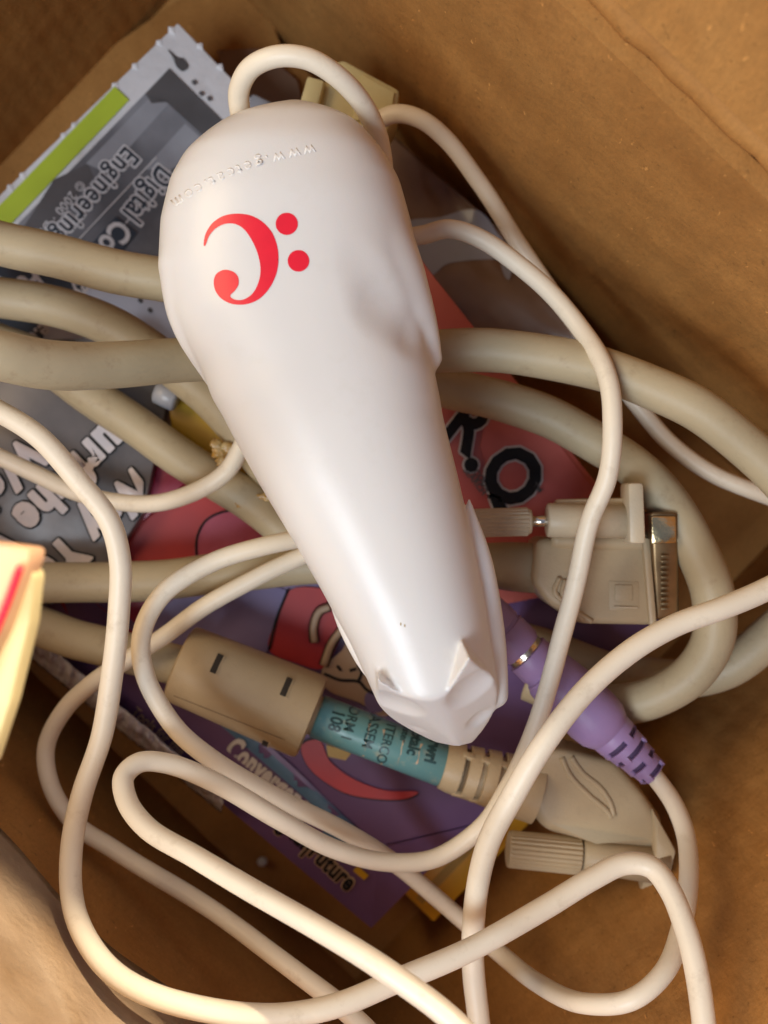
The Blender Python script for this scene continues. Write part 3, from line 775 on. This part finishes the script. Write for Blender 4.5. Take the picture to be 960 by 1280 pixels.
seglathe('grip', .37, .76, [(0, .0064), (.05, .0072), (.3, .0078), (.7, .0080), (.85, .0076), (.95, .0064), (1, .0052)], M['purple'])
prof = [(0, .0058)]
for k in range(4):
    c_ = .12+k*.22; r_ = .0061-.0006*k
    prof += [(c_, r_), (c_+.12, r_-.0001), (c_+.125, r_-.0011), (c_+.205, r_-.0011), (c_+.21, r_-.0004)]
prof += [(.995, .0040), (1, .0028)]
tail_ = seglathe('ribbed_tail', .72, 1.0, prof, M['purple'])
an = (PP(1)-PP(0)).normalized(); sd_ = an.cross(Z).normalized()
for k in range(4):
    s = .72+.28*(.12+k*.22+.16); r_ = .0061-.0006*k
    lathe('groove', PP(s)-an*.00085, PP(s)+an*.00085, [(0, r_-.00095), (1, r_-.00095)], M['purple_dark'], tail_, seg=40)
    for ang in ((60, 170, -20) if k % 2 else (110, 20, 200)):
        a = math.radians(ang); d = sd_*math.cos(a)+Z*math.sin(a)
        wbox('bridge', PP(s)+d*(r_-.0009), an*.0013, an.cross(d)*.0011, d*.0007, M['purple'], tail_, .0002)
# its own cord: from under the scanner, round the bottom and back up into the tail
C2 = [(470, 650, .096), (430, 662, .100), (375, 672, .104), (330, 682, .106), (260, 706, .106), (203, 742, .107), (178, 790, .108), (182, 845, .110), (215, 905, .110), (262, 947, .108), (350, 1000, .100), (430, 1040, .092),
      (500, 1085, .080), (570, 1145, .076), (620, 1188, .082), (670, 1228, .100), (735, 1256, .124), (790, 1250, .131), (828, 1215, .129), (850, 1160, .120), (861, 1100, .110), (858, 1045, .100), (843, 1005, .095), (822, 975, .092), (800, 951, .091)]
cable('cord', C2, .0024, M['thin'], t, 14)

# ------------------------------------------------------------ thin cream cords
RN = .0024
def thin_cord(pts, label, r=RN):
    o = cable('cream_cord', pts, r, M['thin'], None, 14)
    return tag(o, label, 'cord', 'thin cream cords')
thin_cord([(1050, 690, .125), (960, 736, .126), (900, 762, .127), (845, 782, .127), (790, 812, .128), (735, 858, .130), (685, 922, .132), (645, 985, .130), (612, 1050, .126), (597, 1110, .122), (592, 1160, .118), (592, 1220, .116), (600, 1300, .116), (605, 1360, .116)],
          'cream cord sweeping from the right edge over the purple plug and straight down', .0027)
thin_cord([(-60, 488, .125), (0, 513, .126), (50, 545, .126), (100, 600, .125), (137, 650, .124), (150, 700, .122), (148, 760, .120), (142, 830, .119), (127, 915, .118), (103, 990, .118), (89, 1060, .120), (89, 1115, .124), (102, 1160, .130), (138, 1210, .136),
           (190, 1243, .141), (260, 1262, .143), (350, 1267, .143), (425, 1255, .142), (500, 1226, .138), (580, 1190, .134), (680, 1135, .129), (740, 1100, .127), (782, 1082, .126), (815, 1087, .127), (838, 1115, .130), (856, 1160, .134), (870, 1215, .138), (882, 1300, .142), (884, 1350, .142)],
          'long cream cord from the left edge curving round the bottom and over the lower plug', .0026)
thin_cord([(-60, 545, .082), (0, 572, .080), (40, 592, .079), (90, 615, .079), (150, 628, .080), (200, 628, .083), (250, 612, .087), (285, 588, .089), (305, 552, .090), (320, 520, .092), (350, 490, .096)],
          'thin cream cord dipping from the left edge across the lettered leaflet to the scanner')
thin_cord([(450, 655, .088), (420, 672, .088), (385, 692, .087), (330, 718, .087), (260, 757, .086), (205, 796, .086), (165, 820, .086), (118, 850, .084), (78, 890, .080), (58, 935, .078), (66, 985, .080), (95, 1030, .083), (140, 1060, .086), (210, 1102, .092), (300, 1162, .104), (370, 1213, .114), (420, 1252, .120), (470, 1300, .124), (500, 1340, .124)],
          'cream cord from under the scanner looping left and diagonally to the bottom edge')
thin_cord([(440, 190, .085), (455, 168, .088), (472, 150, .090), (495, 142, .092), (525, 150, .092), (560, 178, .088), (598, 230, .082), (635, 286, .078), (672, 338, .076), (712, 395, .076), (750, 450, .076), (785, 492, .076), (832, 548, .076), (890, 592, .078), (960, 620, .080), (1020, 640, .080)],
          'cream cord lying against the upper right wall, partly hidden behind another cord')

# ------------------------------------------------------------ the scanner
def sdf_body():
    zc = .130
    vox = .0005
    kx = (H-zc)/F
    wx = lambda p: (p-480)*kx
    wy = lambda p: (640-p)*kx
    x = np.arange(wx(190), wx(648), vox, dtype=np.float32); y = np.arange(wy(945), wy(124), vox, dtype=np.float32); z = np.arange(zc-.0235, zc+.0245, vox, dtype=np.float32)
    X, Y, Zg = np.meshgrid(x, y, z, indexing='ij')
    st = np.array([(128, 376, 377), (136, 368, 373), (140, 338, 402), (146, 315, 424), (160, 279, 450), (178, 255, 467), (200, 232, 484), (230, 215, 500), (280, 203, 514), (340, 200, 526), (400, 215, 530), (440, 238, 535), (465, 254, 543), (500, 267, 550), (520, 279, 553), (560, 300, 563), (600, 322, 573),
                   (680, 370, 591), (740, 404, 603), (800, 437, 612), (850, 460, 620), (890, 478, 625), (932, 495, 628), (950, 500, 630)], float)
    pp = np.linspace(120, 955, 836)
    a2 = np.interp(pp, st[:, 0], ((st[:, 2]-st[:, 1])/2)**2); cc = np.interp(pp, st[:, 0], (st[:, 1]+st[:, 2])/2)
    hh = np.array([(128, 0), (136, 0.0), (142, .42), (160, .66), (200, .90), (260, 1), (420, 1), (600, .98), (740, .93), (840, .86), (900, .80), (955, .74)])
    h2 = np.interp(pp, hh[:, 0], hh[:, 1]**2)
    def sm_(v, w0=9):
        k = np.hanning(2*w0+1); k /= k.sum(); return np.convolve(np.pad(v, w0, mode='edge'), k, 'valid')
    a2, h2, cc = sm_(a2, 7), sm_(sm_(h2, 20), 14), sm_(cc, 14)
    yp = 640-y/kx
    a = np.sqrt(np.maximum(np.interp(yp, pp, a2), .3))*kx; h = np.sqrt(np.maximum(np.interp(yp, pp, h2), 1e-4))*.0200; c = (np.interp(yp, pp, cc)-480)*kx
    a = a[None, :, None].astype(np.float32); h = h[None, :, None].astype(np.float32); c = c[None, :, None].astype(np.float32)
    h = np.maximum(h, .0004)
    pw = 2.25
    q = (np.abs((X-c)/a)**pw+np.abs((Zg-zc)/h)**pw)**(1/pw)
    d = (q-1)*np.minimum(a, h)
    d = np.maximum(d, (Y-wy(136)))
    def smin(a_, b_, k): 
        e = np.clip(.5+.5*(b_-a_)/k, 0, 1); return b_*(1-e)+a_*e-k*e*(1-e)
    def smax(a_, b_, k): return -smin(-a_, -b_, k)
    def W3(p): return np.array([(p[0]-480)*(H-p[2])/F, (640-p[1])*(H-p[2])/F, p[2]])
    def cap(p0, p1, r0, r1):      # px, py, z ; radii in metres, distance to a tapering capsule
        A = W3(p0); B = W3(p1); AB = B-A
        t = np.clip(((X-A[0])*AB[0]+(Y-A[1])*AB[1]+(Zg-A[2])*AB[2])/AB.dot(AB), 0, 1)
        return np.sqrt((X-A[0]-t*AB[0])**2+(Y-A[1]-t*AB[1])**2+(Zg-A[2]-t*AB[2])**2)-(r0+(r1-r0)*t)
    def chain(pts, k=.002):
        rows = spline(pts, 7)
        out = np.full(d.shape, .02, np.float32)
        ys_ = [wy(p[1]) for p in rows]; i0 = max(0, int((min(ys_)-.010-y[0])/vox)); i1 = int((max(ys_)+.010-y[0])/vox)
        Xs, Ys, Zs = X[:, i0:i1], Y[:, i0:i1], Zg[:, i0:i1]
        o = None
        for p0, p1 in zip(rows, rows[1:]):
            A = W3(p0); B = W3(p1); AB = B-A
            t_ = np.clip(((Xs-A[0])*AB[0]+(Ys-A[1])*AB[1]+(Zs-A[2])*AB[2])/AB.dot(AB), 0, 1).astype(np.float32)
            e = np.sqrt((Xs-A[0]-t_*AB[0])**2+(Ys-A[1]-t_*AB[1])**2+(Zs-A[2]-t_*AB[2])**2)-(p0[3]+(p1[3]-p0[3])*t_)*kx
            o = e if o is None else np.minimum(o, e)
        out[:, i0:i1] = o
        return out
    # hind legs
    rt = chain([(452, 262, .1350, 30), (484, 320, .1355, 35), (509, 372, .1340, 29), (528, 412, .1320, 20), (540, 447, .130, 13)], .003)
    d = smin(d, rt, .0022)
    lt = chain([(233, 330, .136, 30), (232, 375, .135, 25), (236, 412, .134, 18), (248, 446, .132, 11), (262, 474, .128, 6)], .003)
    d = smin(d, lt, .0015)
    # a shallow valley between body and right thigh
    gr = cap((464, 310, .1569), (496, 368, .1527), .0072, .0070); gr2 = cap((496, 368, .1527), (529, 402, .1464), .0070, .0050)
    d = smax(d, -smin(gr, gr2, .002), .0045)
    # front legs
    fr = chain([(586, 626, .130, 3), (598, 700, .130, 17), (608, 780, .128, 22), (613, 835, .126, 22), (618, 868, .123, 18)], .006)
    d = smin(d, fr, .0008)
    fl = chain([(410, 735, .126, 4), (432, 780, .125, 11), (452, 822, .124, 10), (468, 848, .123, 8)], .006)
    d = smin(d, fl, .0008)
    # ears: small wedges, their fronts trimmed later by the same cuts as the face
    def hull(pts):
        bm = bmesh.new()
        for p in pts: bm.verts.new(tuple(W3(p)))
        bmesh.ops.convex_hull(bm, input=bm.verts); bm.normal_update()
        cen = sum((v.co for v in bm.verts), Vector())/len(bm.verts)
        o = None
        for f in bm.faces:
            n = f.normal.copy(); p = f.verts[0].co
            if n.dot(p-cen) < 0: n = -n
            e = (X-p.x)*n.x+(Y-p.y)*n.y+(Zg-p.z)*n.z
            o = e if o is None else np.maximum(o, e)
        bm.free(); return o
    er = hull([(573, 791, .1435), (598, 846, .1610), (548, 892, .1460), (620, 850, .1370), (585, 860, .130)])
    el = hull([(466, 814, .1350), (475, 868, .1560), (526, 893, .1475), (472, 876, .1350), (495, 870, .130)])
    d = smin(d, er, .0004); d = smin(d, el, .0004)
    # muzzle: cut by planes
    def plane(pt, n):
        n = np.array(n, float); n /= np.linalg.norm(n)
        return (X-wx(pt[0]))*n[0]+(Y-wy(pt[1]))*n[1]+(Zg-pt[2])*n[2]
    def pl3(a_, b_, c_):
        A, B, C_ = [W3(p) for p in (a_, b_, c_)]
        n = np.cross(B-A, C_-A); n /= np.linalg.norm(n)
        if n[1] > 0: n = -n
        return A, n
    def half(pn): return ((X-pn[0][0])*pn[1][0]+(Y-pn[0][1])*pn[1][1]+(Zg-pn[0][2])*pn[1][2]).astype(np.float32)
    def ray(pn, px, py):          # where the line of sight through a photo pixel meets the facet
        d0 = W3((px, py, 0))-np.array([0, 0, H]); o0 = np.array([0, 0, H]); A, n = pn
        return o0+d0*((A-o0).dot(n)/d0.dot(n))
    Lf = pl3((469, 851, .1480), (541, 880, .1470), (535, 930, .1170))
    Rf = pl3((541, 880, .1470), (594, 829, .1500), (618, 918, .1150))
    head = smax(d, half(Lf), .0003)
    head = smax(head, half(Rf), .0003)
    nC = Lf[1]+Rf[1]; nC /= np.linalg.norm(nC)
    pc_ = W3((541, 879, .1470))-nC*.0007
    head = smax(head, half((pc_, nC)), .0010)
    def scoop(pn, px, py, r, dep):
        c = ray(pn, px, py)+pn[1]*(r-dep)
        return np.sqrt((X-c[0])**2+(Y-c[1])**2+(Zg-c[2])**2)-r
    head = smax(head, -scoop(Lf, 496, 880, .0180, .0013), .0003)
    head = smax(head, -scoop(Rf, 589, 861, .0180, .0014), .0003)
    # cheeks fall away below a muzzle line
    def low(p, dz=0.0): return (p[0], p[1], p[2])
    def cheek(pn, p, q, third):
        A, B, C_ = ray(pn, *p), ray(pn, *q), W3(third)
        n = np.cross(B-A, C_-A); n /= np.linalg.norm(n)
        if n[1] > 0: n = -n
        return A-n*.0002, n
    head = smax(head, half(cheek(Lf, (500, 895), (545, 915), (516, 922, .1115))), .0003)
    head = smax(head, -scoop(Lf, 520, 914, .0085, .0010), .0003)
    head = smax(head, -scoop(Rf, 600, 900, .0085, .0012), .0003)
    head = smax(head, half(cheek(Rf, (575, 906), (616, 876), (610, 928, .1115))), .0003)
    mask = yp[None, :, None] > 600
    legs = fr
    d = np.where(mask, np.minimum(head, np.where(yp[None, :, None] > 700, smax(legs, plane((620, 890, .123), (.3, -.95, .0)), .002), head)), d)
    d = np.maximum(d, -(Zg-(zc-.0185)))      # flat underside
    return X, Y, Zg, d, vox, (x[0], y[0], z[0])

def surface_nets(d, vox, org):
    s = d < 0
    nx, ny, nz = d.shape
    acc = np.zeros((nx-1, ny-1, nz-1, 3), np.float32); cnt = np.zeros((nx-1, ny-1, nz-1), np.float32)
    for axis in range(3):
        o1, o2 = [i for i in range(3) if i != axis]
        for i in (0, 1):
            for j in (0, 1):
                sl0 = [None]*3; sl1 = [None]*3
                sl0[axis] = slice(0, -1); sl1[axis] = slice(1, None)
                for o_, k in ((o1, i), (o2, j)):
                    sl0[o_] = slice(k, d.shape[o_]-1+k); sl1[o_] = sl0[o_]
                a, b = d[tuple(sl0)], d[tuple(sl1)]
                cr = (a < 0) != (b < 0)
                t = np.where(cr, a/np.where(cr, a-b, 1), 0)
                cnt += cr
                acc[..., axis] += t*cr; acc[..., o1] += i*cr; acc[..., o2] += j*cr
    act = cnt > 0
    idx = -np.ones(act.shape, np.int64); idx[act] = np.arange(act.sum())
    ijk = np.argwhere(act)
    V = (ijk+acc[act]/cnt[act][:, None])*vox+np.array(org)
    Q = []
    for axis in range(3):
        o1, o2 = (axis+1) % 3, (axis+2) % 3
        sl0 = [slice(1, -1)]*3; sl1 = [slice(1, -1)]*3
        sl0[axis] = slice(0, -1); sl1[axis] = slice(1, None)
        a, b = d[tuple(sl0)], d[tuple(sl1)]
        for cond, flip in (((a < 0) & (b >= 0), False), ((a >= 0) & (b < 0), True)):
            e = np.argwhere(cond)
            e[:, o1] += 1; e[:, o2] += 1
            def cell(p, q):
                c = e.copy(); c[:, o1] -= p; c[:, o2] -= q; return idx[c[:, 0], c[:, 1], c[:, 2]]
            q = np.stack([cell(1, 1), cell(0, 1), cell(0, 0), cell(1, 0)], 1)
            Q.append(q[:, ::-1] if flip else q)
    return V, np.concatenate(Q)

X, Y, Zg, D_, vox, org = sdf_body()
V, Q = surface_nets(D_, vox, org)
# light smoothing of voxel steps
ed = np.concatenate([Q[:, [0, 1]], Q[:, [1, 2]], Q[:, [2, 3]], Q[:, [3, 0]]])
for it in range(3):
    s_ = np.zeros_like(V); c_ = np.zeros(len(V))
    for k in (0, 1):
        for ax_ in range(3): s_[:, ax_] += np.bincount(ed[:, k], weights=V[ed[:, 1-k], ax_], minlength=len(V))
        c_ += np.bincount(ed[:, k], minlength=len(V))
    V = V*.45+.55*s_/np.maximum(c_, 1)[:, None]
t = thing('cat_shaped_scanner', P(420, 520, .1115), 'white plastic hand scanner shaped like a lying cat, with a red printed logo', 'scanner')
me = bpy.data.meshes.new('body'); me.from_pydata(V.tolist(), [], Q.tolist()); me.update()
me.polygons.foreach_set('use_smooth', [True]*len(me.polygons))
body = link('body', me, M['cat'], t)
bB = BVHTree.FromPolygons(V.tolist(), Q.tolist())
def cz(a, b): return (190+a/2.5946, 130+b/2.5946)
outer = [(168, 456), (174, 422), (195, 388), (228, 365), (270, 356), (318, 361), (358, 382), (390, 418), (407, 465), (410, 512), (401, 558), (378, 602), (344, 635), (302, 650), (258, 648), (224, 630), (205, 603), (201, 572), (211, 549), (235, 538), (262, 543), (279, 560), (281, 585), (269, 606), (254, 622),
         (268, 634), (295, 635), (322, 619), (340, 592), (351, 555), (350, 515), (338, 472), (318, 432), (296, 404), (268, 389), (238, 389), (208, 403), (186, 428), (174, 458)]
patch('logo_crescent', [cz(*q) for q in smooth_poly(outer, 4)], bB, M['red_logo'], t, .00009, 3)
for c0, r0 in (((437, 389), 36), ((475, 509), 35)):
    patch('logo_dot', [cz(c0[0]+r0*math.cos(a), c0[1]+r0*math.sin(a)) for a in np.linspace(0, 2*math.pi, 40, endpoint=False)], bB, M['red_logo'], t, .00009, 3)
# raised web address round the rump, upside down
s = 'www.getcat.com'
tx = text2d('w')
n_ = len(s)
M['emboss'] = mat('raised_white_plastic', (.82, .79, .74), rough=.4, spec=.4)
arc = spline([(393, 180, 0), (350, 190, 0), (300, 205, 0), (250, 228, 0), (208, 254, 0)], 30)
arc = [(a[0], a[1]) for a in arc]
cum = [0]
for a, b in zip(arc, arc[1:]): cum.append(cum[-1]+math.dist(a, b))
wd = {'w': 1.45, '.': .55, 'm': 1.5, 't': .7, 'c': .95, 'g': 1.05, 'e': 1.0, 'a': 1.0, 'o': 1.05}
tot = sum(wd.get(c_, 1) for c_ in s); pos = 0
for c_ in s:
    q = pos/tot*cum[-1]; pos += wd.get(c_, 1)
    k = max(i for i in range(len(cum)) if cum[i] <= q); k = min(k, len(arc)-2)
    a, b = arc[k], arc[k+1]
    ang = math.degrees(math.atan2(b[1]-a[1], b[0]-a[0]))
    v, f = text2d(c_, .012)
    ar = math.radians(ang); dx, dy = math.cos(ar), math.sin(ar); ux, uy = dy, -dx; size = 21
    vv = [(a[0]+(x_*dx+y_*ux)*size, a[1]+(x_*dy+y_*uy)*size) for x_, y_ in v]
    o = printed('raised_letter', vv, f, bB, M['emboss'], t, .00004)
    if o: 
        sm = o.modifiers.new('relief', 'SOLIDIFY'); sm.thickness = .0004; sm.offset = -1
# scuffs on the back
for q in ((506, 782), (501, 780)):
    patch('scuff', smooth_poly([(q[0]-1.3, q[1]), (q[0], q[1]-2.2), (q[0]+1.2, q[1]), (q[0], q[1]+2.2)], 3), bB, M['tan'], t, .00004)
lathe('cord_boot', P(306, 168, .126), P(301, 143, .128), [(0, .0032), (.7, .0031), (.95, .0029), (1, .0024)], M['cat'], t)
C1 = [(318, 195, .126), (306, 165, .126), (300, 140, .129), (299, 112, .133), (314, 84, .138), (345, 71, .141), (385, 75, .141), (425, 98, .138), (455, 130, .132), (474, 172, .122), (481, 215, .112), (482, 245, .103), (484, 272, .0995), (500, 296, .0995), (528, 295, .101), (562, 287, .102), (605, 299, .102), (665, 345, .104), (722, 405, .108),
      (757, 465, .116), (766, 525, .118), (760, 590, .116), (738, 650, .112), (722, 720, .109), (708, 775, .108), (690, 845, .108), (664, 920, .107), (634, 985, .103), (602, 1035, .098), (545, 1073, .096), (480, 1077, .098), (418, 1060, .104), (350, 1025, .112), (270, 980, .118), (210, 955, .122), (176, 953, .125), (157, 970, .128), (160, 1000, .132), (186, 1036, .138),
      (245, 1072, .145), (320, 1115, .153), (400, 1160, .160), (470, 1204, .165), (550, 1262, .168), (620, 1330, .170)]
cable('cord', C1, .0024, M['thin'], t, 14)

# glue blobs on the diagonal cable
for (gx, gy, n__) in ((276, 560, 7), (283, 578, 4), (318, 628, 8), (330, 620, 5), (305, 632, 3)):
    pass
rg = random.Random(3)
gl = []
for (gx, gy) in ((270, 556), (274, 566), (280, 576), (300, 628), (310, 630), (322, 624), (334, 622), (345, 628), (286, 560)):
    bm = bmesh.new(); bmesh.ops.create_icosphere(bm, subdivisions=3, radius=1)
    c = P(gx, gy, .0787)
    for v_ in bm.verts:
        k = .00095*(1+.5*noise.noise(v_.co*1.7+Vector((gx, gy, 0)))+.3*noise.noise(v_.co*4+Vector((gx, 0, gy))))
        v_.co = c+Vector((v_.co.x*k*(2.4 if (gx*7) % 3 else 1.5), v_.co.y*k*1.5, v_.co.z*k*.5))
    me = bpy.data.meshes.new('glue_blob'); bm.to_mesh(me); bm.free(); me.polygons.foreach_set('use_smooth', [True]*len(me.polygons))
    link('glue_blob', me, M['glue'], g)

# ------------------------------------------------------------ sunlit carton at the left edge
t = thing('yellow_orange_carton', P(-10, 780, .15), 'sunlit yellow and orange small carton poking in at the left edge', 'carton')
zy = .212
prism('orange_side', [(-90, 670, zy+.004), (0, 681, zy+.004), (37, 686, zy+.003), (36, 702, zy+.003), (0, 790, zy+.002), (-60, 900, zy), (-120, 900, zy)], .008, M['org_box'], t, bevel=.0006)
prism('yellow_side', [(20, 712, zy-.001), (39, 712, zy-.001), (42, 722, zy-.001), (36, 780, zy-.004), (12, 880, zy-.008), (-14, 960, zy-.012), (-60, 960, zy-.012), (-30, 860, zy-.008)], .006, M['yel_box'], t, bevel=.0006)
cable('red_line', [(26, 708, zy+.0036), (10, 752, zy+.0032), (-10, 800, zy+.0028)], .0006, M['red_logo'], t, 5)
